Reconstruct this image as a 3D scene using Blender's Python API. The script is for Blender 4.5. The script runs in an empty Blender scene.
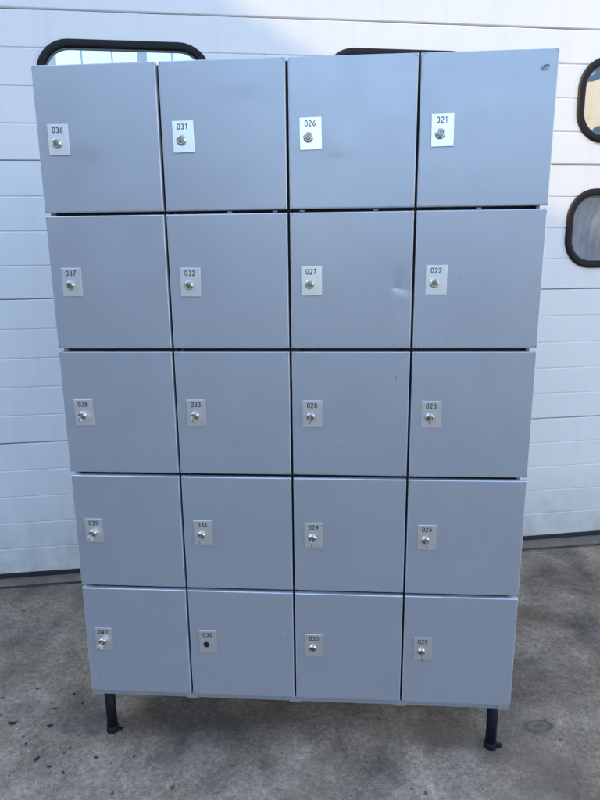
import bpy, bmesh, math, random
from mathutils import Vector, Matrix, noise
random.seed(7)
R = math.radians
scn = bpy.context.scene
C = scn.collection

# ------------------------------------------------------------------ constants
T = 0.2063                      # slope of the hall front against the locker front
NN = math.hypot(1, T)
HALL_O = Vector((0, 1.2076 - 0.6 * T, 0))
HALL_A = math.atan(T)
PHI = R(81.2)                     # sun azimuth away from the hall-front normal
EL = math.atan(0.56 * math.sin(PHI))
SUN_L = Vector((math.sin(PHI) * math.cos(EL), math.cos(PHI) * math.cos(EL), -math.sin(EL)))
HM = Matrix.Rotation(HALL_A, 4, 'Z')
SUN = (HM @ SUN_L).normalized()

# ------------------------------------------------------------------ materials
def nmat(name):
    m = bpy.data.materials.new(name); m.use_nodes = True
    nt = m.node_tree; nt.nodes.clear()
    out = nt.nodes.new('ShaderNodeOutputMaterial')
    b = nt.nodes.new('ShaderNodeBsdfPrincipled')
    nt.links.new(b.outputs[0], out.inputs[0])
    return m, nt, b, out
def N(nt, typ, **kw):
    n = nt.nodes.new(typ)
    for k, v in kw.items():
        if k.startswith('i_'):
            n.inputs[k[2:].replace('_', ' ')].default_value = v
        else: setattr(n, k, v)
    return n
def L(nt, a, b): nt.links.new(a, b)
def ramp(nt, fac, stops):
    r = nt.nodes.new('ShaderNodeValToRGB'); L(nt, fac, r.inputs[0])
    e = r.color_ramp.elements
    while len(e) < len(stops): e.new(0.5)
    for x, (p, c) in zip(e, stops):
        x.position = p; x.color = (c[0], c[1], c[2], 1) if hasattr(c, '__len__') else (c, c, c, 1)
    return r
def math_(nt, op, a, b=None, clamp=False):
    n = nt.nodes.new('ShaderNodeMath'); n.operation = op; n.use_clamp = clamp
    for i, v in enumerate((a, b)):
        if v is None: continue
        if isinstance(v, (int, float)): n.inputs[i].default_value = v
        else: L(nt, v, n.inputs[i])
    return n.outputs[0]
def mixc(nt, fac, a, b, mode='MIX'):
    n = nt.nodes.new('ShaderNodeMix'); n.data_type = 'RGBA'; n.blend_type = mode
    for i, v in ((0, fac), (6, a), (7, b)):
        if isinstance(v, (int, float)): n.inputs[i].default_value = v
        elif isinstance(v, tuple): n.inputs[i].default_value = (*v, 1)
        else: L(nt, v, n.inputs[i])
    return n.outputs[2]
def noise_(nt, vec, scale, detail=4, rough=.55, dist=0):
    n = nt.nodes.new('ShaderNodeTexNoise'); L(nt, vec, n.inputs['Vector'])
    n.inputs['Scale'].default_value = scale; n.inputs['Detail'].default_value = detail
    n.inputs['Roughness'].default_value = rough; n.inputs['Distortion'].default_value = dist
    return n.outputs['Fac']
def mapping(nt, vec, scale=(1, 1, 1), loc=(0, 0, 0), rot=(0, 0, 0)):
    n = nt.nodes.new('ShaderNodeMapping'); L(nt, vec, n.inputs[0])
    n.inputs['Scale'].default_value = scale; n.inputs['Location'].default_value = loc; n.inputs['Rotation'].default_value = rot
    return n.outputs[0]
def geo_pos(nt): return nt.nodes.new('ShaderNodeNewGeometry').outputs['Position']
def bump(nt, bsdf, h, strength=.3, dist=.01, normal=None):
    n = nt.nodes.new('ShaderNodeBump'); L(nt, h, n.inputs['Height'])
    n.inputs['Strength'].default_value = strength; n.inputs['Distance'].default_value = dist
    if normal is not None: L(nt, normal, n.inputs['Normal'])
    if bsdf is not None: L(nt, n.outputs[0], bsdf.inputs['Normal'])
    return n.outputs[0]
def simple(name, col, rough=.5, metal=0, spec=.5, var=.08, scale=40):
    m, nt, b, o = nmat(name)
    p = geo_pos(nt); n = noise_(nt, p, scale, 3)
    r = ramp(nt, n, [(.3, tuple(c * (1 - var) for c in col)), (.7, tuple(min(1, c * (1 + var)) for c in col))])
    L(nt, r.outputs[0], b.inputs['Base Color'])
    b.inputs['Roughness'].default_value = rough; b.inputs['Metallic'].default_value = metal
    b.inputs['Specular IOR Level'].default_value = spec
    return m

def mat_locker():
    m, nt, b, o = nmat('silver_locker_paint')
    p = geo_pos(nt)
    tc = nt.nodes.new('ShaderNodeTexCoord').outputs['Object']
    oi = nt.nodes.new('ShaderNodeObjectInfo').outputs['Random']
    big = noise_(nt, p, 2.3, 3, .5)
    fine = noise_(nt, mapping(nt, p, (60, 60, 900)), 1.0, 3, .6)       # fine horizontal grain
    speck = noise_(nt, p, 900, 2, .6)
    c1 = ramp(nt, big, [(.3, (.385, .41, .45)), (.7, (.41, .435, .475))]).outputs[0]
    c2 = mixc(nt, math_(nt, 'MULTIPLY', oi, .35), c1, (.37, .39, .425))
    # grime: soft dark smudges, a few
    sm = ramp(nt, noise_(nt, p, 5.5, 5, .6, .4), [(.60, 0), (.78, 1)]).outputs[0]
    c3 = mixc(nt, math_(nt, 'MULTIPLY', sm, .14), c2, (.24, .26, .31))
    # smudges below plate of first door and on third one: elliptical
    def blob(x, z, sx, sz, amt, src):
        sp = nt.nodes.new('ShaderNodeSeparateXYZ'); L(nt, p, sp.inputs[0])
        dx = math_(nt, 'DIVIDE', math_(nt, 'SUBTRACT', sp.outputs[0], x), sx)
        dz = math_(nt, 'DIVIDE', math_(nt, 'SUBTRACT', sp.outputs[2], z), sz)
        d = math_(nt, 'ADD', math_(nt, 'MULTIPLY', dx, dx), math_(nt, 'MULTIPLY', dz, dz))
        g = math_(nt, 'POWER', 2.718, math_(nt, 'MULTIPLY', d, -1))
        g = math_(nt, 'MULTIPLY', g, math_(nt, 'MULTIPLY', noise_(nt, p, 38, 4, .6), amt * 2))
        return mixc(nt, g, src, (.16, .17, .2))
    c3 = blob(.105, 1.662, .030, .018, .16, c3)
    c3 = blob(.135, 1.648, .018, .012, .16, c3)
    c3 = blob(.72, 1.64, .05, .012, .22, c3)
    c3 = blob(.68, 1.66, .07, .02, .12, c3)
    c3 = blob(.5, 1.78, .06, .02, .12, c3)
    def chip(x, z, rx, rz, src, colr=(.75, .76, .78)):
        sp = nt.nodes.new('ShaderNodeSeparateXYZ'); L(nt, p, sp.inputs[0])
        dx = math_(nt, 'DIVIDE', math_(nt, 'SUBTRACT', sp.outputs[0], x), rx)
        dz = math_(nt, 'DIVIDE', math_(nt, 'SUBTRACT', sp.outputs[2], z), rz)
        d = math_(nt, 'SQRT', math_(nt, 'ADD', math_(nt, 'MULTIPLY', dx, dx), math_(nt, 'MULTIPLY', dz, dz)))
        d = math_(nt, 'ADD', d, math_(nt, 'MULTIPLY', noise_(nt, p, 260, 3), .8))
        return mixc(nt, math_(nt, 'MULTIPLY', math_(nt, 'SUBTRACT', 1.4, d), 1.5, True), src, colr)
    c3 = chip(.572, .385, .004, .003, c3)
    c3 = chip(.187, 1.255, .012, .0012, c3, (.25, .26, .3))
    c3 = chip(.862, 1.115, .002, .007, c3, (.2, .21, .24))
    c3 = chip(.985, 1.205, .009, .0014, c3, (.27, .27, .3))
    c4 = mixc(nt, .06, c3, fine, 'OVERLAY')
    # tiny chips
    ch = ramp(nt, noise_(nt, p, 55, 2, .4), [(.735, 0), (.75, 1)]).outputs[0]
    c5 = mixc(nt, math_(nt, 'MULTIPLY', ch, .3), c4, (.2, .21, .25))
    L(nt, c5, b.inputs['Base Color'])
    b.inputs['Metallic'].default_value = .44
    rr = ramp(nt, noise_(nt, p, 9, 4, .6), [(.3, .30), (.7, .40)]).outputs[0]
    L(nt, rr, b.inputs['Roughness'])
    b.inputs['Coat Weight'].default_value = .12; b.inputs['Coat Roughness'].default_value = .18
    h1 = bump(nt, None, noise_(nt, p, 4.2, 2, .4), .09, .006)
    bump(nt, b, math_(nt, 'ADD', speck, fine), .02, .001, h1)
    return m

def mat_door_white():
    m, nt, b, o = nmat('white_coated_door_panel')
    p = nt.nodes.new('ShaderNodeTexCoord').outputs['Object']
    sp = nt.nodes.new('ShaderNodeSeparateXYZ'); L(nt, p, sp.inputs[0])
    big = noise_(nt, p, 1.2, 4, .55)
    c = ramp(nt, big, [(.3, (.72, .715, .69)), (.7, (.77, .76, .73))]).outputs[0]
    streak = ramp(nt, noise_(nt, mapping(nt, p, (14, 1, .8)), 1, 5, .65), [(.52, 0), (.8, 1)]).outputs[0]
    c = mixc(nt, math_(nt, 'MULTIPLY', streak, .24), c, (.52, .53, .51))
    # splash dirt that stays near the ground
    z = sp.outputs[2]
    low = math_(nt, 'SUBTRACT', 1, math_(nt, 'MULTIPLY', z, 2.6), True)
    grime = math_(nt, 'MULTIPLY', low, ramp(nt, noise_(nt, p, 11, 6, .7), [(.3, .1), (.75, 1)]).outputs[0])
    c = mixc(nt, math_(nt, 'MULTIPLY', grime, .95), c, (.40, .39, .35))
    scuff = ramp(nt, noise_(nt, mapping(nt, p, (3, 1, 9), rot=(0, .6, 0)), 1.5, 5, .7), [(.66, 0), (.7, 1)]).outputs[0]
    c = mixc(nt, math_(nt, 'MULTIPLY', scuff, .22), c, (.6, .6, .58))
    chips = ramp(nt, noise_(nt, p, 30, 2, .5), [(.74, 0), (.755, 1)]).outputs[0]
    c = mixc(nt, math_(nt, 'MULTIPLY', chips, .35), c, (.35, .35, .34))
    L(nt, c, b.inputs['Base Color'])
    b.inputs['Roughness'].default_value = .42
    # stucco embossing + oil canning
    h0 = bump(nt, None, noise_(nt, p, 2.4, 2, .4), .35, .008)
    h = noise_(nt, mapping(nt, p, (90, 90, 260)), 1, 3, .6)
    bump(nt, b, h, .22, .0012, h0)
    return m

def mat_ground():
    m, nt, b, o = nmat('worn_concrete')
    p = geo_pos(nt)
    sp = nt.nodes.new('ShaderNodeSeparateXYZ'); L(nt, p, sp.inputs[0])
    X, Y = sp.outputs[0], sp.outputs[1]
    big = noise_(nt, p, 1.6, 6, .62, .3)
    mid = noise_(nt, p, 9, 7, .68, .2)
    fin = noise_(nt, p, 210, 5, .78)
    c = ramp(nt, big, [(.30, (.20, .152, .108)), (.5, (.30, .232, .166)), (.68, (.385, .305, .222))]).outputs[0]
    c = mixc(nt, .65, c, ramp(nt, mid, [(.28, .2), (.5, .5), (.72, .8)]).outputs[0], 'OVERLAY')
    c = mixc(nt, .75, c, ramp(nt, noise_(nt, p, 60, 6, .75), [(.33, .25), (.67, .75)]).outputs[0], 'OVERLAY')
    c = mixc(nt, .62, c, ramp(nt, fin, [(.33, .15), (.67, .85)]).outputs[0], 'OVERLAY')
    c = mixc(nt, .75, c, ramp(nt, noise_(nt, mapping(nt, p, loc=(7, 2, 0)), 3.1, 4, .55, .5), [(.33, .22), (.5, .5), (.67, .74)]).outputs[0], 'OVERLAY')
    # pale worn veins
    vein = ramp(nt, noise_(nt, p, 5, 8, .72, .6), [(.57, 0), (.7, 1)]).outputs[0]
    c = mixc(nt, math_(nt, 'MULTIPLY', vein, .4), c, (.46, .40, .32))
    # brown rust bleeding
    rust = ramp(nt, noise_(nt, mapping(nt, p, loc=(3.1, 1.7, 0)), 2.6, 5, .6), [(.5, 0), (.72, 1)]).outputs[0]
    c = mixc(nt, math_(nt, 'MULTIPLY', rust, .4), c, (.26, .18, .11))
    def ell(x, y, rx, ry, rot=0, ring=None, soft=.35, wob=.35):
        dx = math_(nt, 'SUBTRACT', X, x); dy = math_(nt, 'SUBTRACT', Y, y)
        cr, sr = math.cos(rot), math.sin(rot)
        u = math_(nt, 'DIVIDE', math_(nt, 'ADD', math_(nt, 'MULTIPLY', dx, cr), math_(nt, 'MULTIPLY', dy, sr)), rx)
        v = math_(nt, 'DIVIDE', math_(nt, 'SUBTRACT', math_(nt, 'MULTIPLY', dy, cr), math_(nt, 'MULTIPLY', dx, sr)), ry)
        d = math_(nt, 'SQRT', math_(nt, 'ADD', math_(nt, 'MULTIPLY', u, u), math_(nt, 'MULTIPLY', v, v)))
        d = math_(nt, 'ADD', d, math_(nt, 'MULTIPLY', math_(nt, 'SUBTRACT', noise_(nt, p, 30, 4, .6), .5), wob * 2))
        if ring is None:
            return math_(nt, 'DIVIDE', math_(nt, 'SUBTRACT', 1, d), soft, True)
        a = math_(nt, 'ABSOLUTE', math_(nt, 'SUBTRACT', d, 1))
        a = math_(nt, 'SUBTRACT', 1, math_(nt, 'DIVIDE', a, ring), True)
        return math_(nt, 'MAXIMUM', a, math_(nt, 'MULTIPLY', math_(nt, 'SUBTRACT', 1.1, d, True), .8), True)
    for (x, y, rx, ry, rot, ring, amt, col) in STAINS_AND_SHADE:
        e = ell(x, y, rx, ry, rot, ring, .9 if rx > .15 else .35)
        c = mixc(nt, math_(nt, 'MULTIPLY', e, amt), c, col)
    # small dark pits and blotches, denser in patches
    v = nt.nodes.new('ShaderNodeTexVoronoi'); L(nt, p, v.inputs['Vector']); v.inputs['Scale'].default_value = 26
    v.inputs['Randomness'].default_value = 1
    sepc = nt.nodes.new('ShaderNodeSeparateColor'); L(nt, v.outputs['Color'], sepc.inputs[0])
    dist = math_(nt, 'ADD', v.outputs['Distance'], math_(nt, 'MULTIPLY', math_(nt, 'SUBTRACT', noise_(nt, p, 90, 3), .5), .22))
    size = math_(nt, 'MULTIPLY', math_(nt, 'POWER', sepc.outputs[0], 3), .2)
    pit = math_(nt, 'MULTIPLY', math_(nt, 'SUBTRACT', size, dist), 30, True)
    pit = math_(nt, 'MULTIPLY', pit, ramp(nt, noise_(nt, p, 1.3, 3), [(.40, .15), (.56, 1)]).outputs[0])
    c = mixc(nt, math_(nt, 'MULTIPLY', pit, .8), c, (.075, .066, .06))
    v2 = nt.nodes.new('ShaderNodeTexVoronoi'); L(nt, mapping(nt, p, (1, 1.4, 1), (5, 3, 0)), v2.inputs['Vector']); v2.inputs['Scale'].default_value = 70
    sc2 = nt.nodes.new('ShaderNodeSeparateColor'); L(nt, v2.outputs['Color'], sc2.inputs[0])
    pit2 = math_(nt, 'MULTIPLY', math_(nt, 'SUBTRACT', math_(nt, 'MULTIPLY', math_(nt, 'POWER', sc2.outputs[0], 6), .3), v2.outputs['Distance']), 12, True)
    c = mixc(nt, math_(nt, 'MULTIPLY', pit2, .75), c, (.09, .087, .085))
    L(nt, c, b.inputs['Base Color'])
    L(nt, ramp(nt, mid, [(.3, .78), (.7, .95)]).outputs[0], b.inputs['Roughness'])
    b.inputs['Specular IOR Level'].default_value = .3
    hh = math_(nt, 'ADD', math_(nt, 'MULTIPLY', mid, .6), math_(nt, 'MULTIPLY', fin, .5))
    hh = math_(nt, 'SUBTRACT', hh, math_(nt, 'MULTIPLY', pit, .6))
    bump(nt, b, hh, .7, .008)
    return m

# x, y, rx, ry, rotation, ring thickness or None, amount, colour
STAINS_AND_SHADE = [
    (1.333, .140, .040, .022, .25, .45, .75, (.085, .07, .062)),
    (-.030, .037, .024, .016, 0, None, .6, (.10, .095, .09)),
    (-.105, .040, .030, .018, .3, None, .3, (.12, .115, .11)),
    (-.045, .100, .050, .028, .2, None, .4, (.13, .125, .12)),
    (.98, .10, .20, .06, 0, None, .45, (.32, .21, .12)),
    (.38, .09, .42, .12, 0, None, .5, (.07, .06, .052)),  # oily stain with the shade under the cabinet painted in
    (1.28, .10, .10, .30, .2, None, .28, (.21, .165, .12)),
    (.20, -.05, .3, .10, .1, None, .18, (.13, .125, .12)),
    (1.75, .95, .05, .012, -.5, None, .6, (.10, .09, .085)),
    (-.35, .55, .35, .06, .2, None, .2, (.15, .145, .135)),
]

def mat_apron():
    m, nt, b, o = nmat('dark_threshold_concrete')
    p = geo_pos(nt)
    n1 = noise_(nt, p, 6, 6, .65); n2 = noise_(nt, p, 120, 3, .7)
    c = ramp(nt, n1, [(.3, (.15, .115, .085)), (.7, (.27, .212, .155))]).outputs[0]
    c = mixc(nt, .4, c, n2, 'OVERLAY')
    L(nt, c, b.inputs['Base Color']); b.inputs['Roughness'].default_value = .9
    bump(nt, b, n2, .4, .004)
    return m

def mat_plate():
    m, nt, b, o = nmat('brushed_aluminium_plate')
    p = geo_pos(nt)
    n = noise_(nt, mapping(nt, p, (3000, 100, 90)), 1, 2, .5)
    oi = nt.nodes.new('ShaderNodeObjectInfo').outputs['Random']
    c = mixc(nt, oi, (.80, .80, .80), (.9, .9, .89))
    L(nt, mixc(nt, .25, c, n, 'OVERLAY'), b.inputs['Base Color'])
    b.inputs['Metallic'].default_value = .85; b.inputs['Roughness'].default_value = .30
    bump(nt, b, n, .05, .0004)
    return m

def mat_glass(name, dirt, refl=.16, tint=(.60, .68, .70)):
    m, nt, b, o = nmat(name)
    nt.nodes.remove(b)
    p = nt.nodes.new('ShaderNodeTexCoord').outputs['Object']
    tr = N(nt, 'ShaderNodeBsdfTransparent'); tr.inputs[0].default_value = (*tint, 1)
    gl = N(nt, 'ShaderNodeBsdfGlossy'); gl.inputs['Roughness'].default_value = .015
    df = N(nt, 'ShaderNodeBsdfDiffuse')
    bn = nt.nodes.new('ShaderNodeBump'); L(nt, noise_(nt, p, 5, 2, .4), bn.inputs['Height'])
    bn.inputs['Strength'].default_value = .4; bn.inputs['Distance'].default_value = .006
    L(nt, bn.outputs[0], gl.inputs['Normal'])
    fr = nt.nodes.new('ShaderNodeFresnel'); fr.inputs[0].default_value = 1.5
    f = math_(nt, 'ADD', math_(nt, 'MULTIPLY', fr.outputs[0], 1.2), refl - .05, True)
    mx = nt.nodes.new('ShaderNodeMixShader'); L(nt, f, mx.inputs[0]); L(nt, tr.outputs[0], mx.inputs[1]); L(nt, gl.outputs[0], mx.inputs[2])
    # dust film: swirled wipe marks
    w = nt.nodes.new('ShaderNodeTexWave'); w.wave_type = 'RINGS'; w.rings_direction = 'SPHERICAL'
    L(nt, mapping(nt, p, (1, 1, 1), (-2.25, 0, -1.45)), w.inputs[0]); w.inputs['Scale'].default_value = 9
    w.inputs['Distortion'].default_value = 7; w.inputs['Detail'].default_value = 4
    c = ramp(nt, w.outputs['Fac'], [(0, (.30, .31, .33)), (1, (.345, .355, .375))]).outputs[0]
    L(nt, c, df.inputs[0])
    a = math_(nt, 'MULTIPLY', ramp(nt, noise_(nt, p, 7, 5, .65), [(.2, .6), (.8, 1)]).outputs[0], dirt)
    mx2 = nt.nodes.new('ShaderNodeMixShader'); L(nt, a, mx2.inputs[0]); L(nt, mx.outputs[0], mx2.inputs[1]); L(nt, df.outputs[0], mx2.inputs[2])
    L(nt, mx2.outputs[0], o.inputs[0])
    return m

def mat_cladding(name, col, period=.25, rough=.5, axis=2):
    m, nt, b, o = nmat(name)
    p = nt.nodes.new('ShaderNodeTexCoord').outputs['Object']
    sp = nt.nodes.new('ShaderNodeSeparateXYZ'); L(nt, p, sp.inputs[0])
    w = math_(nt, 'PINGPONG', sp.outputs[axis], period)
    g = ramp(nt, math_(nt, 'DIVIDE', w, period), [(0, 0), (.08, 1)]).outputs[0]
    n = noise_(nt, p, 1.1, 5, .6)
    c = ramp(nt, n, [(.3, tuple(x * .9 for x in col)), (.7, tuple(min(.9, x * 1.06) for x in col))]).outputs[0]
    L(nt, c, b.inputs['Base Color']); b.inputs['Roughness'].default_value = rough
    bump(nt, b, g, .5, .02)
    return m

M = dict(
    locker=mat_locker(),
    body=simple('locker_body_steel', (.30, .325, .375), .5, .5),
    mark=simple('weld_mark', (.12, .13, .16), .5, .3),
    white=mat_door_white(), ground=mat_ground(), apron=mat_apron(), plate=mat_plate(),
    frame=simple('black_window_frame_plastic', (.010, .010, .011), .6, spec=.25),
    innerframe=simple('grey_glazing_bead', (.16, .18, .20), .45),
    rubber_and_shade=simple('black_rubber_and_gap_shade', (.014, .017, .024), .65),  # also colours the shade strips added in the locker door gaps
    leg=simple('blue_black_leg_paint', (.006, .007, .014), .6, .0, spec=.25),
    ink=simple('engraved_ink', (.02, .022, .035), .6),
    chrome=simple('nickel_lock', (.66, .64, .60), .20, 1, var=.12, scale=300),
    core=simple('worn_brass_core', (.34, .30, .24), .30, 1, var=.2, scale=300),
    rail=simple('bottom_rail_paint', (.33, .35, .385), .45, .4),
    edge=simple('door_edge_sky_highlight', (.62, .65, .70), .38, .35, var=.1, scale=30),  # paler colour paints in the sky light caught by the rounded door edges
    hinge=simple('dull_hinge_pin', (.25, .25, .26), .4, .9),
    key=simple('nickel_key', (.44, .42, .39), .36, 1, var=.1, scale=300),
    hole=simple('dark_hole', (.006, .006, .007), .9),
    glass=mat_glass('clear_acrylic_pane', .03, .30),
    glass_dirty=mat_glass('dusty_acrylic_pane', .85, .05, (.5, .55, .6)),
    cream=mat_cladding('cream_render', (.74, .72, .66), .6),
    blue=mat_cladding('blue_sheet_metal', (.05, .13, .30), .2),
    greyclad=mat_cladding('grey_sheet_cladding', (.42, .44, .46), .2, axis=0),
    brick=mat_cladding('pale_render', (.42, .40, .37), .5),
    roof=simple('roof_sheet', (.14, .14, .15), .6),
    slab=simple('hall_floor_concrete', (.2, .2, .19), .7),
    leaf=simple('dry_leaf', (.022, .018, .016), .8),
    leaf2=simple('pale_scrap', (.5, .5, .48), .7),
    dark=simple('dark_window_glass', (.02, .03, .04), .1),
)

# ------------------------------------------------------------------ mesh helpers
def newobj(name, bm, mats, parent=None, smooth=False, loc=None):
    me = bpy.data.meshes.new(name)
    bmesh.ops.recalc_face_normals(bm, faces=bm.faces)
    bm.to_mesh(me); bm.free()
    for m in (mats if isinstance(mats, (list, tuple)) else [mats]): me.materials.append(m)
    if smooth:
        for f in me.polygons: f.use_smooth = True
    o = bpy.data.objects.new(name, me); C.objects.link(o)
    if parent is not None: o.parent = parent
    if loc is not None: o.location = loc
    return o
def empty(name, loc=(0, 0, 0), rz=0):
    o = bpy.data.objects.new(name, None); C.objects.link(o)
    o.location = loc; o.rotation_euler = (0, 0, rz); o.empty_display_size = .1
    return o
def tag(o, label=None, cat=None, group=None, kind=None):
    if label: o['label'] = label
    if cat: o['category'] = cat
    if group: o['group'] = group
    if kind: o['kind'] = kind
    return o
def box(bm, x0, x1, y0, y1, z0, z1, bev=0, seg=2, mi=0):
    r = bmesh.ops.create_cube(bm, size=1)
    vs = r['verts']
    for v in vs:
        v.co = Vector(((x0 + x1) / 2 + v.co.x * (x1 - x0), (y0 + y1) / 2 + v.co.y * (y1 - y0), (z0 + z1) / 2 + v.co.z * (z1 - z0)))
    fs = set(f for v in vs for f in v.link_faces)
    for f in fs: f.material_index = mi
    if bev:
        es = list(set(e for v in vs for e in v.link_edges))
        bmesh.ops.bevel(bm, geom=es, offset=bev, segments=seg, affect='EDGES', profile=.5)
def lathe(bm, prof, n=28, mat=Matrix(), mi=0, cap=True):
    rings = []
    for r, h in prof:
        rings.append([bm.verts.new(mat @ Vector((r * math.cos(2 * math.pi * i / n), r * math.sin(2 * math.pi * i / n), h))) for i in range(n)])
    for a, b_ in zip(rings, rings[1:]):
        for i in range(n):
            f = bm.faces.new((a[i], a[(i + 1) % n], b_[(i + 1) % n], b_[i])); f.material_index = mi; f.smooth = True
    if cap:
        for ring in (rings[0], rings[-1]):
            f = bm.faces.new(ring); f.material_index = mi
def tube(bm, pts, r, n=6, mi=0):
    rings = []
    for i, p in enumerate(pts):
        p = Vector(p)
        d = (Vector(pts[min(i + 1, len(pts) - 1)]) - Vector(pts[max(i - 1, 0)])).normalized()
        a = d.orthogonal().normalized(); b_ = d.cross(a)
        if rings:
            pass
        rings.append([bm.verts.new(p + r * (a * math.cos(2 * math.pi * k / n) + b_ * math.sin(2 * math.pi * k / n))) for k in range(n)])
    for a, b_ in zip(rings, rings[1:]):
        for k in range(n):
            f = bm.faces.new((a[k], a[(k + 1) % n], b_[(k + 1) % n], b_[k])); f.material_index = mi
def ribbon(bm, pts, w, y0, y1, closed=False):
    """flat stroke in the xz plane, front at y0 (towards -y), back at y1, mitred"""
    n = len(pts); P = [Vector((p[0], p[1])) for p in pts]
    rows = []
    for i in range(n):
        if closed: a, b_ = P[(i - 1) % n], P[(i + 1) % n]
        else: a, b_ = P[max(i - 1, 0)], P[min(i + 1, n - 1)]
        d1 = (P[i] - a).normalized() if (P[i] - a).length > 1e-9 else (b_ - P[i]).normalized()
        d2 = (b_ - P[i]).normalized() if (b_ - P[i]).length > 1e-9 else d1
        t = (d1 + d2)
        t = t.normalized() if t.length > 1e-6 else d1
        nr = Vector((-t.y, t.x)); k = 1 / max(.5, nr.dot(Vector((-d1.y, d1.x))))
        A, B = P[i] + nr * w / 2 * k, P[i] - nr * w / 2 * k
        rows.append([bm.verts.new((q.x, y, q.y)) for q, y in ((A, y0), (B, y0), (B, y1), (A, y1))])
    m = n if closed else n - 1
    for i in range(m):
        r0, r1 = rows[i], rows[(i + 1) % n]
        for k in range(4):
            bm.faces.new((r0[k], r0[(k + 1) % 4], r1[(k + 1) % 4], r1[k]))
    if not closed:
        bm.faces.new(rows[0]); bm.faces.new(rows[-1])

def arc(cx, cy, r, a0, a1, n=7, ry=None):
    ry = ry or r
    return [(cx + r * math.cos(R(a0 + (a1 - a0) * i / n)), cy + ry * math.sin(R(a0 + (a1 - a0) * i / n))) for i in range(n + 1)]
DIG = {   # strokes in a .55 x 1 box: (points, closed)
 '0': [(arc(.275, .725, .225, 0, 180) + arc(.275, .275, .225, 180, 360), True)],
 '1': [([(.12, .78), (.32, .98), (.32, .02)], False)],
 '2': [(arc(.275, .72, .225, 170, -20) + [(.07, .03), (.52, .03)], False)],
 '3': [(arc(.265, .745, .20, 150, -80) , False), (arc(.265, .275, .23, 85, -155), False)],
 '4': [([(.38, .02), (.38, .97), (.04, .27), (.54, .27)], False)],
 '5': [([(.48, .97), (.10, .97), (.08, .55)] + arc(.265, .30, .23, 120, -155), False)],
 '6': [([(.42, .97), (.14, .58)] + arc(.275, .28, .225, 160, 0, 6)[0:0], False), (arc(.275, .28, .225, 0, 360, 14)[:-1], True)],
 '7': [([(.05, .97), (.50, .97), (.20, .02)], False)],
 '8': [(arc(.275, .755, .185, 0, 360, 12)[:-1], True), (arc(.275, .275, .225, 0, 360, 14)[:-1], True)],
 '9': [(arc(.275, .72, .225, 0, 360, 14)[:-1], True), ([(.48, .62), (.40, .25), (.14, .02)], False)],
}

# ------------------------------------------------------------------ locker cabinet
W, P_, Z0, TH = 1.2, .3344, .1810, .0145
GX, GZ = .0050, .0098
locker = empty('locker_cabinet', (W / 2, .25, 0))
tag(locker, 'tall silver grey steel locker cabinet of twenty numbered doors on short black legs', 'locker')
LO = Vector((-W / 2, -.25, 0))
def lp(name, bm, mats, parent=locker, smooth=False):
    """part built in world coordinates, origin at its own centre"""
    c = Vector((0, 0, 0)); n = len(bm.verts)
    for v in bm.verts: c += v.co
    c /= n
    for v in bm.verts: v.co -= c
    o = newobj(name, bm, mats, parent, smooth)
    w = Vector((0, 0, 0)); q = parent
    while q is not None: w += q.location; q = q.parent
    o.location = c - w
    return o

# body: carcass shell behind the doors, plus dark strips standing in for gap shade
bm = bmesh.new()
ztop = Z0 + 5 * P_
box(bm, .004, W - .004, .058, .50, .164, ztop - .001, .002)
for c in range(1, 4):
    pass
box(bm, .006, .018, .019, .060, .166, ztop - .006)
box(bm, W - .02, W - .012, .019, .060, .166, ztop - .006)
lp('body', bm, M['body'])
for c in range(1, 4):
    bm = bmesh.new(); box(bm, c * .3 - .013, c * .3 + .005, .026, .057, .178, ztop - .0015)  # black strip added to darken the gap between columns, no real seal
    lp('column_gap_shade', bm, M['rubber_and_shade'])
for r in range(1, 5):
    for c in range(4):
        bm = bmesh.new(); box(bm, c * .3 + .020, c * .3 + (.282 if c < 3 else .290), .028, .057, Z0 + r * P_ - .014, Z0 + r * P_ + .012)  # black strip added as the deep shade in the row gap
        lp('row_gap_shade', bm, M['rubber_and_shade'])
# bottom rail with folded tabs under the column joints
bm = bmesh.new()
box(bm, .002, W - .004, .010, .059, .1610, .1760, .0015)
lp('bottom_rail', bm, M['rail'])
for cx in (.014, .297, .597, .897, W - .016):
    bm = bmesh.new(); box(bm, cx - .016, cx + .016, .0075, .030, .1590, .1745, .0012)
    lp('rail_clip', bm, M['rail'])
bm = bmesh.new()
lathe(bm, [(.006, 0), (.007, .004), (.007, .012), (.004, .012), (.004, .03)], 14, Matrix.Translation((.328, .03, .146)))
lp('levelling_bolt', bm, M['leg'])

def make_leg(x, y):
    bm = bmesh.new()
    lathe(bm, [(.0155, .016), (.0155, .163)], 24, Matrix.Translation((x, y, 0)))
    lg = lp('leg', bm, M['leg'])
    bm = bmesh.new()
    lathe(bm, [(.0186, 0), (.0190, .003), (.0186, .006), (.0178, .010), (.0176, .018), (.0150, .020)], 28, Matrix.Translation((x, y, 0)))
    # small bolt tab on the foot
    box(bm, x + .016, x + .031, y - .009, y + .002, .004, .012, .0015)
    lp('foot', bm, M['leg'], lg, True)
for x, y in ((.030, .052), (W - .032, .050), (.047, .452), (W - .032, .452)): make_leg(x, y)

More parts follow.
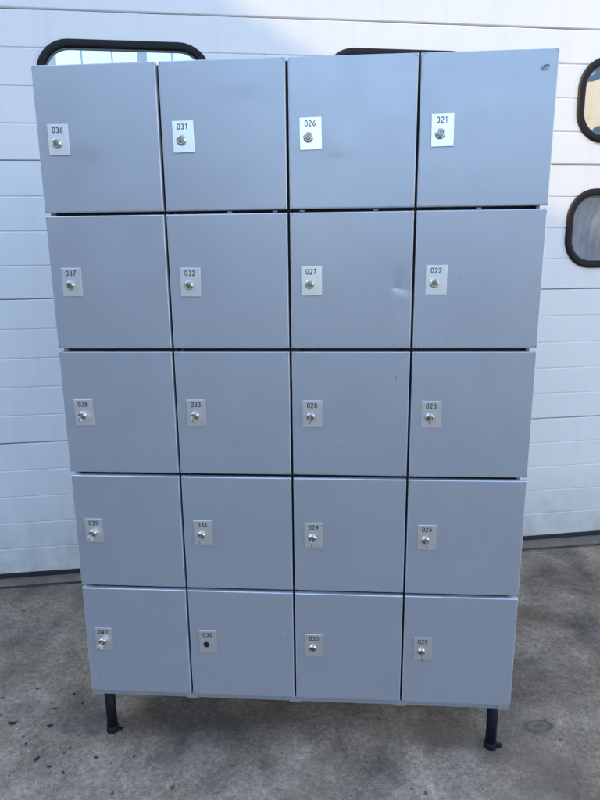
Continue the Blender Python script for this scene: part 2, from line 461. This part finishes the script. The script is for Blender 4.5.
# doors
def door_mesh(x0, x1, z0, z1, seed, dent=None, n=10):
    bm = bmesh.new()
    bev = .0028
    rnd = random.Random(seed)
    tx, tz = rnd.uniform(-.0022, .0022), rnd.uniform(-.0016, .0016)
    def yoff(x, z):
        u = (x - x0) / (x1 - x0); v = (z - z0) / (z1 - z0)
        e = (16 * u * (1 - u) * v * (1 - v))
        y = tx * (u - .5) + tz * (v - .5)
        y += e * .0006 * noise.noise(Vector((x * 7 + seed, z * 7, seed * .37)))
        if dent: y += dent(x, z)
        return y
    if dent:
        xs = [x0 + (x1 - x0) * i / 110 for i in range(111)]; zs = [z0 + (z1 - z0) * i / 130 for i in range(131)]
    else:
        xs = [x0 + (x1 - x0) * i / n for i in range(n + 1)]; zs = [z0 + (z1 - z0) * i / n for i in range(n + 1)]
    xs = [x0 + bev, x0 + bev + .0006] + xs[1:-1] + [x1 - bev - .0006, x1 - bev]
    zs = [z0 + bev, z0 + bev + .0006] + zs[1:-1] + [z1 - bev - .0006, z1 - bev]
    xs = sorted(x for i, x in enumerate(xs) if i in (0, 1, len(xs) - 2, len(xs) - 1) or x0 + bev + .0012 < x < x1 - bev - .0012)
    zs = sorted(z for i, z in enumerate(zs) if i in (0, 1, len(zs) - 2, len(zs) - 1) or z0 + bev + .0012 < z < z1 - bev - .0012)
    G = [[bm.verts.new((x, yoff(x, z), z)) for x in xs] for z in zs]
    for j in range(len(zs) - 1):
        for i in range(len(xs) - 1):
            f = bm.faces.new((G[j][i], G[j][i + 1], G[j + 1][i + 1], G[j + 1][i])); f.smooth = True
    loop = [G[0][i] for i in range(len(xs))] + [G[j][-1] for j in range(1, len(zs))] + \
           [G[-1][i] for i in range(len(xs) - 2, -1, -1)] + [G[j][0] for j in range(len(zs) - 2, 0, -1)]
    cx, cz = (x0 + x1) / 2, (z0 + z1) / 2
    hx, hz = (x1 - x0) / 2, (z1 - z0) / 2
    prev = loop
    for k, (out, dy) in enumerate(((bev * .38, bev * .08), (bev * .71, bev * .30), (bev * .92, bev * .62), (bev, bev), (bev, TH))):
        ring = []
        for v in loop:
            x, y, z = v.co
            if abs(x - xs[0]) < 1e-7: x -= out
            if abs(x - xs[-1]) < 1e-7: x += out
            if abs(z - zs[0]) < 1e-7: z -= out
            if abs(z - zs[-1]) < 1e-7: z += out
            yy = v.co.y + dy if dy < TH else TH
            ring.append(bm.verts.new((x, yy, z)))
        for a in range(len(loop)):
            b_ = (a + 1) % len(loop)
            f = bm.faces.new((prev[a], prev[b_], ring[b_], ring[a])); f.smooth = k < 4
            if k > 0: f.material_index = 2
        prev = ring
    bm.faces.new(prev)
    # pressed corner marks
    for sx, sz in ((0, 0), (1, 0), (0, 1), (1, 1)):
        ccx = x0 if sx == 0 else x1; ccz = z0 if sz == 0 else z1
        dxs = 1 if sx == 0 else -1; dzs = 1 if sz == 0 else -1
        pts = []
        for i in range(7):
            a = R(8 + 74 * i / 6); rr = .0075
            x, z = ccx + dxs * rr * math.cos(a), ccz + dzs * rr * math.sin(a)
            pts.append((x, yoff(x, z) + .0001, z))
        tube(bm, pts, .00045, 5, 1)
    return bm

def dent027(x, z):
    # a knock: the sheet is pushed in at one point and creased from there to the right door edge
    dx = x - .852
    zc = 1.3350 - .0035 * max(0, dx) / .03 + .0010 * math.sin(dx * 190)
    s_ = 1 / (1 + math.exp(-dx / .0026))
    a = s_ * (math.exp(-max(0, dx) / .013) * .75 + .42)
    dz = z - zc
    wu = .010 + .22 * max(0, dx); wd = .0055 + .30 * max(0, dx)
    up = math.exp(-dz / wu) if dz > 0 else math.exp(-(-dz / wd) ** 1.15)
    y = .0022 * a * up
    y += .0013 * math.exp(-((x - .870) / .020) ** 2 - ((z - 1.352) / .026) ** 2)
    y += .0009 * math.exp(-((x - .868 - (1.30 - z) * .1) / .008) ** 2 - ((z - 1.285) / .045) ** 2)
    edge = min(1, max(0, (.8925 - x) / .010))
    return y * (.25 + .75 * edge)

NUMS = [[36, 31, 26, 21], [37, 32, 27, 22], [38, 33, 28, 23], [39, 34, 29, 24], [40, 35, 30, 25]]
# key state: (has_key, twist of key in degrees from vertical)
KEY = {37: (0, 0), 32: (0, 0), 27: (0, 0), 22: (0, 0), 38: (1, -38), 33: (1, -22), 28: (1, 0), 23: (1, 10),
       39: (1, -40), 34: (1, -24), 29: (1, 3), 24: (1, -8), 40: (1, -38), 25: (1, 4)}
HINGE = {(0, 0): (), (0, 1): (.155, .265), (0, 2): (.03, .205), (0, 3): (.145,)}
key_me = None
def lock_parts(door, num, x, z, y):
    RX = Matrix.Translation((x, y, z)) @ Matrix.Rotation(R(90), 4, 'X')
    if num == 35:
        bm = bmesh.new(); lathe(bm, [(.0088, -.0004), (.0088, .0004), (.0080, .0006)], 28, RX, cap=True)
        lp('lock_hole', bm, M['hole'], door); return
    bm = bmesh.new()
    k = 1.0 if num % 5 == 1 else .95
    lathe(bm, [(.0118 * k, -.0003), (.0119 * k, .0015), (.0108 * k, .0042), (.0092 * k, .0062), (.0078 * k, .0068), (.0074 * k, .0058), (.0074 * k, .0045)], 32, RX)
    ring = lp('lock', bm, M['chrome'], door)
    for f in ring.data.polygons: f.use_smooth = len(f.vertices) == 4
    bm = bmesh.new()
    tw = random.uniform(-25, 25) if not KEY.get(num, (0, 0))[0] else KEY[num][1]
    RK = RX @ Matrix.Rotation(R(-tw), 4, 'Z')
    lathe(bm, [(.0070, .0040), (.0070, .0060), (.0060, .0066), (.0045, .0066)], 24, RK)
    co = lp('lock_core', bm, M['core'], door)
    bm = bmesh.new(); box(bm, -.0006, .0006, -.0034, .0034, .0066, .00685)
    for v in bm.verts: v.co = RK @ v.co
    lp('keyway', bm, M['hole'], door)
    if KEY.get(num, (0, 0))[0]:
        bm = bmesh.new()
        # blade, shoulder and round bow with a hole, lying in the plane of the key
        box(bm, -.0009, .0009, -.0032, .0032, .0060, .0145, .0003)
        n = 24
        for sgn in (1,):
            ro, ri, cyy, czz = .0092, .0026, -.0035, .0235
            V = []
            for i in range(n):
                a = 2 * math.pi * i / n
                row = []
                for rr, xx in ((ro, -.001), (ro, .001), (ri, .001), (ri, -.001)):
                    sq = 1.0 + .10 * abs(math.sin(2 * a)) if rr == ro else 1
                    off = 0 if rr == ro else .004
                    row.append(bm.verts.new((xx, cyy + rr * sq * math.sin(a), czz + off + rr * sq * math.cos(a))))
                V.append(row)
            for i in range(n):
                a, b_ = V[i], V[(i + 1) % n]
                for q in range(4): bm.faces.new((a[q], a[(q + 1) % 4], b_[(q + 1) % 4], b_[q]))
        for v in bm.verts: v.co = RK @ v.co
        lp('key', bm, M['key'], door)

for r in range(5):
    for c in range(4):
        num = NUMS[r][c]
        x0 = c * .3 + (0 if c == 0 else .0012) ; x1 = (c + 1) * .3 - GX + (.0065 if c == 3 else 0)
        z1 = Z0 + (5 - r) * P_ - (0 if r == 0 else (.0078 if r < 3 else GZ) / 2) ; z0 = Z0 + (4 - r) * P_ + (.0078 if r < 2 else GZ) / 2
        if r == 4: z0 = Z0 - .001
        d = lp('door', door_mesh(x0, x1, z0, z1, num, dent027 if num == 27 else None), [M['locker'], M['mark'], M['edge']])
        if num == 27: d['label'] = 'locker door 027 with a sharp dent by its right edge'
        if num == 35: d['label'] = 'locker door 035 whose lock is missing from the round hole'
        # number plate
        px = c * .3 + .0275 + random.uniform(-.0012, .0012); zc = (Z0 + (4.5 - r) * P_) + .003 + random.uniform(-.001, .001)
        pw, ph = .0505, .0700
        zt = zc + ph / 2
        bm = bmesh.new(); box(bm, px, px + pw, -.0024, -.0004, zc - ph / 2, zt, .0006, 2)
        tilt = R(random.uniform(-1.0, 1.0))
        RM = Matrix.Translation((px, 0, zt)) @ Matrix.Rotation(tilt, 4, 'Y') @ Matrix.Translation((-px, 0, -zt))
        for v in bm.verts: v.co = RM @ v.co
        lp('number_plate', bm, M['plate'], d)
        bm = bmesh.new(); h = .0125; w0 = px + .0118
        for i, ch in enumerate('%03d' % num):
            for s, (pts, closed) in enumerate(DIG[ch]):
                q = [(w0 + i * .0092 + p[0] * h * .98, zt - .0190 + p[1] * h) for p in pts]
                ribbon(bm, q, .0021, -.00262 - .00004 * s, -.0022, closed)
        for v in bm.verts: v.co = RM @ v.co
        lp('number', bm, M['ink'], d)
        lx, lz = px + .0205, zt - .0425
        lock_parts(d, num, lx, lz, -.0024)
        for hx in HINGE.get((r, c), ()):
            bm = bmesh.new(); box(bm, c * .3 + hx - .006, c * .3 + hx + .006, .006, .012, z0 - .0060, z0 - .0022, .0008)
            lp('hinge_pin', bm, M['hinge'], d)
        if num == 21:
            # small oval maker's badge in the top right corner
            bx, bz = x1 - .029, z1 - .038; q_ = .74
            bm = bmesh.new()
            pts = [(bx + q_ * .0115 * math.cos(a), bz + q_ * (.0065 * math.sin(a) + .0035 * math.cos(a))) for a in [2 * math.pi * i / 28 for i in range(28)]]
            ribbon(bm, pts, .0014, -.0016, .0001, True)
            ribbon(bm, [(bx - .0055, bz - .0037), (bx - .003, bz - .0007), (bx + .0015, bz + .0012), (bx + .006, bz + .0034)], .0026, -.00165, .0001)
            ribbon(bm, [(bx - .0045, bz + .0004), (bx - .0007, bz + .0026), (bx + .003, bz + .0036)], .0012, -.0015, .0001)
            lp('badge', bm, M['mark'], d)
            bm = bmesh.new()
            vs = [bm.verts.new((bx + q_ * .0108 * math.cos(a), -.0009, bz + q_ * (.0058 * math.sin(a) + .0035 * math.cos(a)))) for a in [2 * math.pi * i / 28 for i in range(28)]]
            r_ = bmesh.ops.extrude_face_region(bm, geom=[bm.faces.new(vs)])  # oval face
            for v in r_['geom']:
                if isinstance(v, bmesh.types.BMVert): v.co.y = .0002
            lp('badge_face', bm, M['locker'], d)

# ------------------------------------------------------------------ sectional door and hall
door = empty('sectional_door', HALL_O, HALL_A)
tag(door, 'wide white ribbed sectional garage door with black oval-cornered windows behind the lockers', 'garage door')
S0, S1 = -1.72, 3.72
SECT = [(.026, .6355, 5), (.6355, 1.2475, 5), (1.2475, 1.786, 4), (1.786, 2.322, 4), (2.322, 2.860, 4), (2.860, 3.398, 4)]
WINS = [(s, 2.0495, 0) for s in (-1.564, -.455, .653, 1.762, 2.871)] + [(1.757, 1.5145, 1), (2.866, 1.5145, 1)]
WW, WH = .668, .345
def panel(z0, z1, nr, seed):
    bm = bmesh.new()
    prof = []     # (n offset, z) from bottom to top, front surface
    pt = (z1 - z0) / nr
    prof.append((.040, z0 + .0012)); prof.append((.006, z0 + .0012)); prof.append((.0015, z0 + .0035)); prof.append((0, z0 + .006))
    for k in range(1, nr):
        z = z0 + k * pt
        prof += [(0, z - .0045), (.0012, z - .0036), (.0032, z - .0010), (.0032, z + .0006), (.0010, z + .0030), (0, z + .0040)]
    prof += [(0, z1 - .0050), (.0015, z1 - .0030), (.006, z1 - .0014), (.040, z1 - .0014)]
    ns = 60
    rings = []
    for i in range(ns + 1):
        s = S0 + (S1 - S0) * i / ns
        row = []
        for (n_, z) in prof:
            wv = .0016 * noise.noise(Vector((s * 1.7, z * 2.1, seed))) if n_ < .03 else 0
            zz = z + (.0012 * noise.noise(Vector((s * 5, z, seed + 9))) if z < z0 + .007 or z > z1 - .0055 else 0)
            row.append(bm.verts.new((s, n_ + wv, zz)))
        rings.append(row)
    for a, b_ in zip(rings, rings[1:]):
        for k in range(len(prof) - 1):
            f = bm.faces.new((a[k], b_[k], b_[k + 1], a[k + 1])); f.smooth = False
        bm.faces.new((a[-1], b_[-1], b_[0], a[0]))
    bm.faces.new(rings[0]); bm.faces.new(rings[-1])
    return bm
def rr_loop(cx, cz, w, h, r, n=9):
    pts = []
    for sx, sz, a0 in ((1, 1, 0), (-1, 1, 90), (-1, -1, 180), (1, -1, 270)):
        for i in range(n + 1):
            a = R(a0 + 90 * i / n)
            pts.append((cx + sx * (w / 2 - r) + r * math.cos(a), cz + sz * (h / 2 - r) + r * math.sin(a)))
    return pts
for k, (z0, z1, nr) in enumerate(SECT):
    po = newobj('door_panel', panel(z0, z1, nr, k * 3.3), M['white'], door)
    wins = [w for w in WINS if z0 < w[1] < z1]
    if wins:    # cut the window openings out of the panel
        cb = bmesh.new()
        for (s, zc, _) in wins:
            lo = rr_loop(s + WW / 2, zc, WW - .05, WH - .05, .105)
            A = [cb.verts.new((x, -.03, z)) for x, z in lo]; B = [cb.verts.new((x, .08, z)) for x, z in lo]
            for i in range(len(lo)):
                j = (i + 1) % len(lo); cb.faces.new((A[i], A[j], B[j], B[i]))
            cb.faces.new(A); cb.faces.new(B)
        cut = newobj('cutter', cb, M['white'])
        cut.matrix_world = Matrix.Translation(HALL_O) @ HM
        bpy.context.view_layer.update()
        md = po.modifiers.new('cut', 'BOOLEAN'); md.operation = 'DIFFERENCE'; md.object = cut; md.solver = 'EXACT'
        dg = bpy.context.evaluated_depsgraph_get()
        me = bpy.data.meshes.new_from_object(po.evaluated_get(dg))
        po.modifiers.clear(); po.data = me
        bpy.data.objects.remove(cut)
    dk = bmesh.new()
    if k:
        box(dk, S0 + .002, S1 - .002, .012, .039, z0 - .0014, z0 + .0009)
        newobj('seam_gasket', dk, M['rubber_and_shade'], door)
def bridge_loops(bm, loops, mi=0, smooth=True):
    V = [[bm.verts.new(p) for p in lo] for lo in loops]
    n = len(V[0])
    for a, b_ in zip(V, V[1:]):
        for i in range(n):
            j = (i + 1) % n
            f = bm.faces.new((a[i], a[j], b_[j], b_[i])); f.material_index = mi; f.smooth = smooth
for (s, zc, dirty) in WINS:
    cx = s + WW / 2
    bm = bmesh.new()
    def lp_(inset, y, rad=.128): return [(x, y, z) for x, z in rr_loop(cx, zc, WW - 2 * inset, WH - 2 * inset, max(.03, rad - inset))]
    bridge_loops(bm, [lp_(.0, .003), lp_(.0, -.007), lp_(.003, -.011), lp_(.010, -.0125), lp_(.024, -.0125), lp_(.029, -.010), lp_(.030, -.002), lp_(.030, .020), lp_(.0, .020), lp_(0, .003)])
    wf = newobj('window_frame', bm, M['frame'], door)
    bm = bmesh.new()
    bridge_loops(bm, [lp_(.0305, .0), lp_(.0305, -.0030), lp_(.0345, -.0034), lp_(.037, .0), lp_(.037, .006), lp_(.0305, .006), lp_(.0305, 0)])
    newobj('glazing_bead', bm, M['innerframe'], wf)
    bm = bmesh.new()
    lo = rr_loop(cx, zc, WW - .066, WH - .066, .10)
    bm.faces.new([bm.verts.new((x, .002, z)) for x, z in lo])
    newobj('pane', bm, M['glass_dirty'] if dirty else M['glass'], wf)
bm = bmesh.new()
box(bm, S0, S1, .004, .034, .0005, .0262, .004)
newobj('bottom_seal', bm, M['rubber_and_shade'], door)

hall = empty('hall_building', HALL_O, HALL_A)
tag(hall, 'grey clad industrial hall whose front opening holds the white garage door', 'building')
bm = bmesh.new()
HX0, HX1, HH, HD = -8.5, 9.0, 6.6, 14
F0, F1 = -.16, .0
box(bm, HX0, S0 + .03, F0, F1 - .004, 0, HH); box(bm, S1 - .03, HX1, F0, F1 - .004, 0, HH); box(bm, S0 + .03, S1 - .03, F0, F1 - .004, 3.36, HH)
newobj('front_wall', bm, M['greyclad'], hall)
bm = bmesh.new()
box(bm, HX0, HX0 + .15, 0, HD, 0, HH)
newobj('side_wall', bm, M['greyclad'], hall)
bm = bmesh.new()
box(bm, HX1 - .15, HX1, 0, HD, 0, HH)
newobj('side_wall', bm, M['greyclad'], hall)
bm = bmesh.new()
BX0, BX1, BZ0, BZ1 = -7.5, 1.5, 2.2, 6.3
box(bm, HX0 + .15, BX0, HD - .2, HD, 0, HH); box(bm, BX1, HX1 - .15, HD - .2, HD, 0, HH)
box(bm, BX0, BX1, HD - .2, HD, 0, BZ0); box(bm, BX0, BX1, HD - .2, HD, BZ1, HH)
newobj('rear_wall', bm, M['greyclad'], hall)
bm = bmesh.new()
for i in range(1, 13):
    x = BX0 + (BX1 - BX0) * i / 13
    w = .22 if i % 3 == 0 else .035
    box(bm, x - w / 2, x + w / 2, HD - .14, HD - .06, BZ0, BZ1)
newobj('window_mullions', bm, M['innerframe'], hall)
bm = bmesh.new()
box(bm, HX0 - .3, HX1 + .3, F0 - .3, HD + .3, HH, HH + .25)
newobj('roof', bm, M['roof'], hall)
bm = bmesh.new()
box(bm, HX0 + .15, HX1 - .15, .06, HD - .2, -.02, .012)
newobj('hall_floor', bm, M['slab'], hall)

# ------------------------------------------------------------------ yard buildings (seen in the panes, shading the yard)
def building(name, label, s0, s1, n0, n1, h, wm, rm, wins, winface, roofh=.25, band=None):
    b = empty(name, HM @ Vector(((s0 + s1) / 2, (n0 + n1) / 2, 0)) + HALL_O, HALL_A)
    tag(b, label, 'building')
    a, c = (s1 - s0) / 2, (n1 - n0) / 2
    bm = bmesh.new(); box(bm, -a, a, -c, c, -.02, h - roofh); newobj('wall', bm, wm, b)
    bm = bmesh.new(); box(bm, -a - .002, a + .002, -c - .002, c + .002, h - roofh, h); newobj('roof', bm, rm, b)
    if band:
        bm = bmesh.new(); box(bm, -a - .03, a + .03, -c - .03, c + .03, band[0], band[1]); newobj('cladding_band', bm, M['blue'], b)
    for (u, z, w, hh) in wins:
        bm = bmesh.new()
        if winface == '+s': box(bm, a - .02, a + .03, u - c - w / 2, u - c + w / 2, z, z + hh)
        elif winface == '-s': box(bm, -a - .03, -a + .02, u - c - w / 2, u - c + w / 2, z, z + hh)
        else: box(bm, u - a - w / 2, u - a + w / 2, c - .02, c + .03, z, z + hh)
        o = newobj('window', bm, M['innerframe'], b)
        bm = bmesh.new()
        e = .06
        if winface == '+s': box(bm, a + .031, a + .036, u - c - w / 2 + e, u - c + w / 2 - e, z + e, z + hh - e)
        elif winface == '-s': box(bm, -a - .036, -a - .031, u - c - w / 2 + e, u - c + w / 2 - e, z + e, z + hh - e)
        else: box(bm, u - a - w / 2 + e, u - a + w / 2 - e, c + .031, c + .036, z + e, z + hh - e)
        newobj('window_glass', bm, M['dark'], o)
    return b
SL = -9.0
HL = 2.378 + .56 * (.291 - SL)
building('warehouse_building', 'long pale rendered building along the left side of the yard', SL - 9, SL, -34, -.6, HL, M['brick'], M['roof'],
         [(4 + 4.5 * i, 1.2, 1.6, 1.4) for i in range(7)] , '+s')
building('cream_building', 'sunlit cream building with a blue band along the right side of the yard', 13.5, 21, -30, -3.5, 7.6, M['cream'], M['blue'],
         [(3 + 4.5 * i, 1.0, 1.5, 1.3) for i in range(5)], '-s', .5, (4.4, 5.4))
building('office_building', 'low grey office building across the far side of the yard', -7, 12, -44, -36, 6.0, M['greyclad'], M['roof'],
         [(2 + 3 * i, 1.2, 1.7, 1.4) for i in range(6)], '+n')

# ------------------------------------------------------------------ ground
def gsheet(name, pts, z, mat, sub=0):
    bm = bmesh.new(); bm.faces.new([bm.verts.new((p[0], p[1], z)) for p in pts])
    o = newobj(name, bm, mat); return tag(o, kind='structure')
gsheet('ground', [(-400, -400), (400, -400), (400, 400), (-400, 400)], 0, M['ground'])
def hl(s, n, z=0):
    v = HM @ Vector((s, n, z)) + HALL_O; return (v.x, v.y)
gsheet('threshold_strip', [hl(S0 - .3, -.083), hl(S1 + .3, -.083), hl(S1 + .3, .06), hl(S0 - .3, .06)], .004, M['apron'])
bm = bmesh.new()
rows = []
for i in range(181):
    s = S0 - .3 + (S1 - S0 + .6) * i / 180
    w = .0042 + .0026 * noise.noise(Vector((s * 14, 0, 0)))
    off = .0035 * noise.noise(Vector((s * 6, 3, 0)))
    n0_ = -.087 + off - .012 * (s - .6) / 1.5
    a, b_ = hl(s, n0_ - w), hl(s, n0_ + w)
    rows.append((bm.verts.new((*a, .0062)), bm.verts.new((*b_, .0062))))
for a, b_ in zip(rows, rows[1:]): bm.faces.new((a[0], b_[0], b_[1], a[1]))
tag(newobj('expansion_joint', bm, M['rubber_and_shade']), kind='structure')

# debris on the concrete
def scrap(x, y, size, rot, mat, seed, asp=2.2):
    rnd = random.Random(seed); bm = bmesh.new(); n = 9
    top = []; bot = []
    for i in range(n):
        a = 2 * math.pi * i / n; r = size * rnd.uniform(.6, 1.1)
        px, py = r * math.cos(a), r * math.sin(a) / asp
        hz = .0012 + size * .16 * abs(math.sin(a * 1.5 + seed)) 
        X = px * math.cos(rot) - py * math.sin(rot); Y = px * math.sin(rot) + py * math.cos(rot)
        top.append(bm.verts.new((X, Y, hz + .0008))); bot.append(bm.verts.new((X * .97, Y * .97, hz)))
    ct = bm.verts.new((0, 0, .0018)); cb = bm.verts.new((0, 0, .0006))
    for i in range(n):
        j = (i + 1) % n
        bm.faces.new((top[i], top[j], ct)); bm.faces.new((bot[j], bot[i], cb)); bm.faces.new((top[i], bot[i], bot[j], top[j]))
    o = newobj('leaf_fragment', bm, mat); o.location = (x, y, 0)
    return o
tag(scrap(-.293, .058, .017, .1, M['leaf'], 1), 'dark curled leaf fragment on concrete near the left picture edge', 'leaf')
tag(scrap(-.268, .035, .007, .9, M['leaf2'], 2), 'tiny pale scrap beside the dark curled leaf at far left', 'scrap')
tag(scrap(-.172, .055, .014, .25, M['leaf'], 3), 'dark flat leaf fragment left of the left locker leg', 'leaf')
tag(scrap(-.150, -.075, .012, 1.1, M['leaf'], 4), 'dark upright leaf crumb nearest the bottom left corner', 'leaf')
tag(scrap(-.235, .600, .022, .55, M['leaf'], 5, 3), 'long thin dark twig scrap halfway to the garage door on the left', 'twig')
for i, (x, y, s) in enumerate([(-.19, .13, .006), (-.11, .16, .005), (-.155, .2, .006), (-.29, .22, .006), (-.07, -.03, .005), (.02, -.06, .006),
                               (-.21, -.02, .005), (-.10, -.10, .006), (.13, -.05, .005), (-.05, -.12, .005)]):
    tag(scrap(x, y, s * 1.35, i * 1.3, M['leaf'], 10 + i), 'tiny dark crumb of leaf litter scattered on the concrete left of the lockers', 'leaf crumb', 'leaf crumbs on the concrete')

# ------------------------------------------------------------------ light
w = bpy.data.worlds.new('World'); scn.world = w; w.use_nodes = True
nt = w.node_tree; bg = nt.nodes['Background']
sky = nt.nodes.new('ShaderNodeTexSky'); sky.sky_type = 'NISHITA'; sky.sun_disc = False
sky.sun_elevation = EL
to_sun = -SUN
sky.sun_rotation = math.atan2(to_sun.x, to_sun.y)
sky.air_density = 1.0; sky.dust_density = 0.6; sky.ozone_density = 1.6
nt.links.new(sky.outputs[0], bg.inputs[0]); bg.inputs[1].default_value = .15
sl = bpy.data.lights.new('sun', 'SUN'); sl.energy = 2.0; sl.angle = R(.55); sl.color = (1, .74, .36)
so = bpy.data.objects.new('sun', sl); C.objects.link(so)
so.rotation_euler = SUN.to_track_quat('-Z', 'Y').to_euler(); so.location = (0, 0, 20)

# ------------------------------------------------------------------ camera
f, cx, cy, cz, yaw, pitch, roll = 628.42, 0.7309, -1.5547, 1.42, -0.0708, -0.2294, -0.0108
cyw, sy = math.cos(yaw), math.sin(yaw); cp, sp_ = math.cos(pitch), math.sin(pitch); cr, sr = math.cos(roll), math.sin(roll)
fw = Vector((sy * cp, cyw * cp, sp_)); rt = Vector((cyw, -sy, 0)); up = rt.cross(fw)
r2 = cr * rt + sr * up; u2 = -sr * rt + cr * up
cam = bpy.data.cameras.new('camera'); co = bpy.data.objects.new('camera', cam); C.objects.link(co)
mw = Matrix(((r2.x, u2.x, -fw.x, cx), (r2.y, u2.y, -fw.y, cy), (r2.z, u2.z, -fw.z, cz), (0, 0, 0, 1)))
co.matrix_world = mw
cam.sensor_fit = 'VERTICAL'; cam.sensor_height = 24; cam.lens = 24 * f / 800
cam.clip_start = .05; cam.clip_end = 1500
scn.camera = co
scn.render.resolution_x, scn.render.resolution_y = 768, 1024
vs = scn.view_settings
vs.view_transform = 'Standard'; vs.look = 'None'; vs.gamma = 1; vs.exposure = 2.2; vs.use_curve_mapping = False
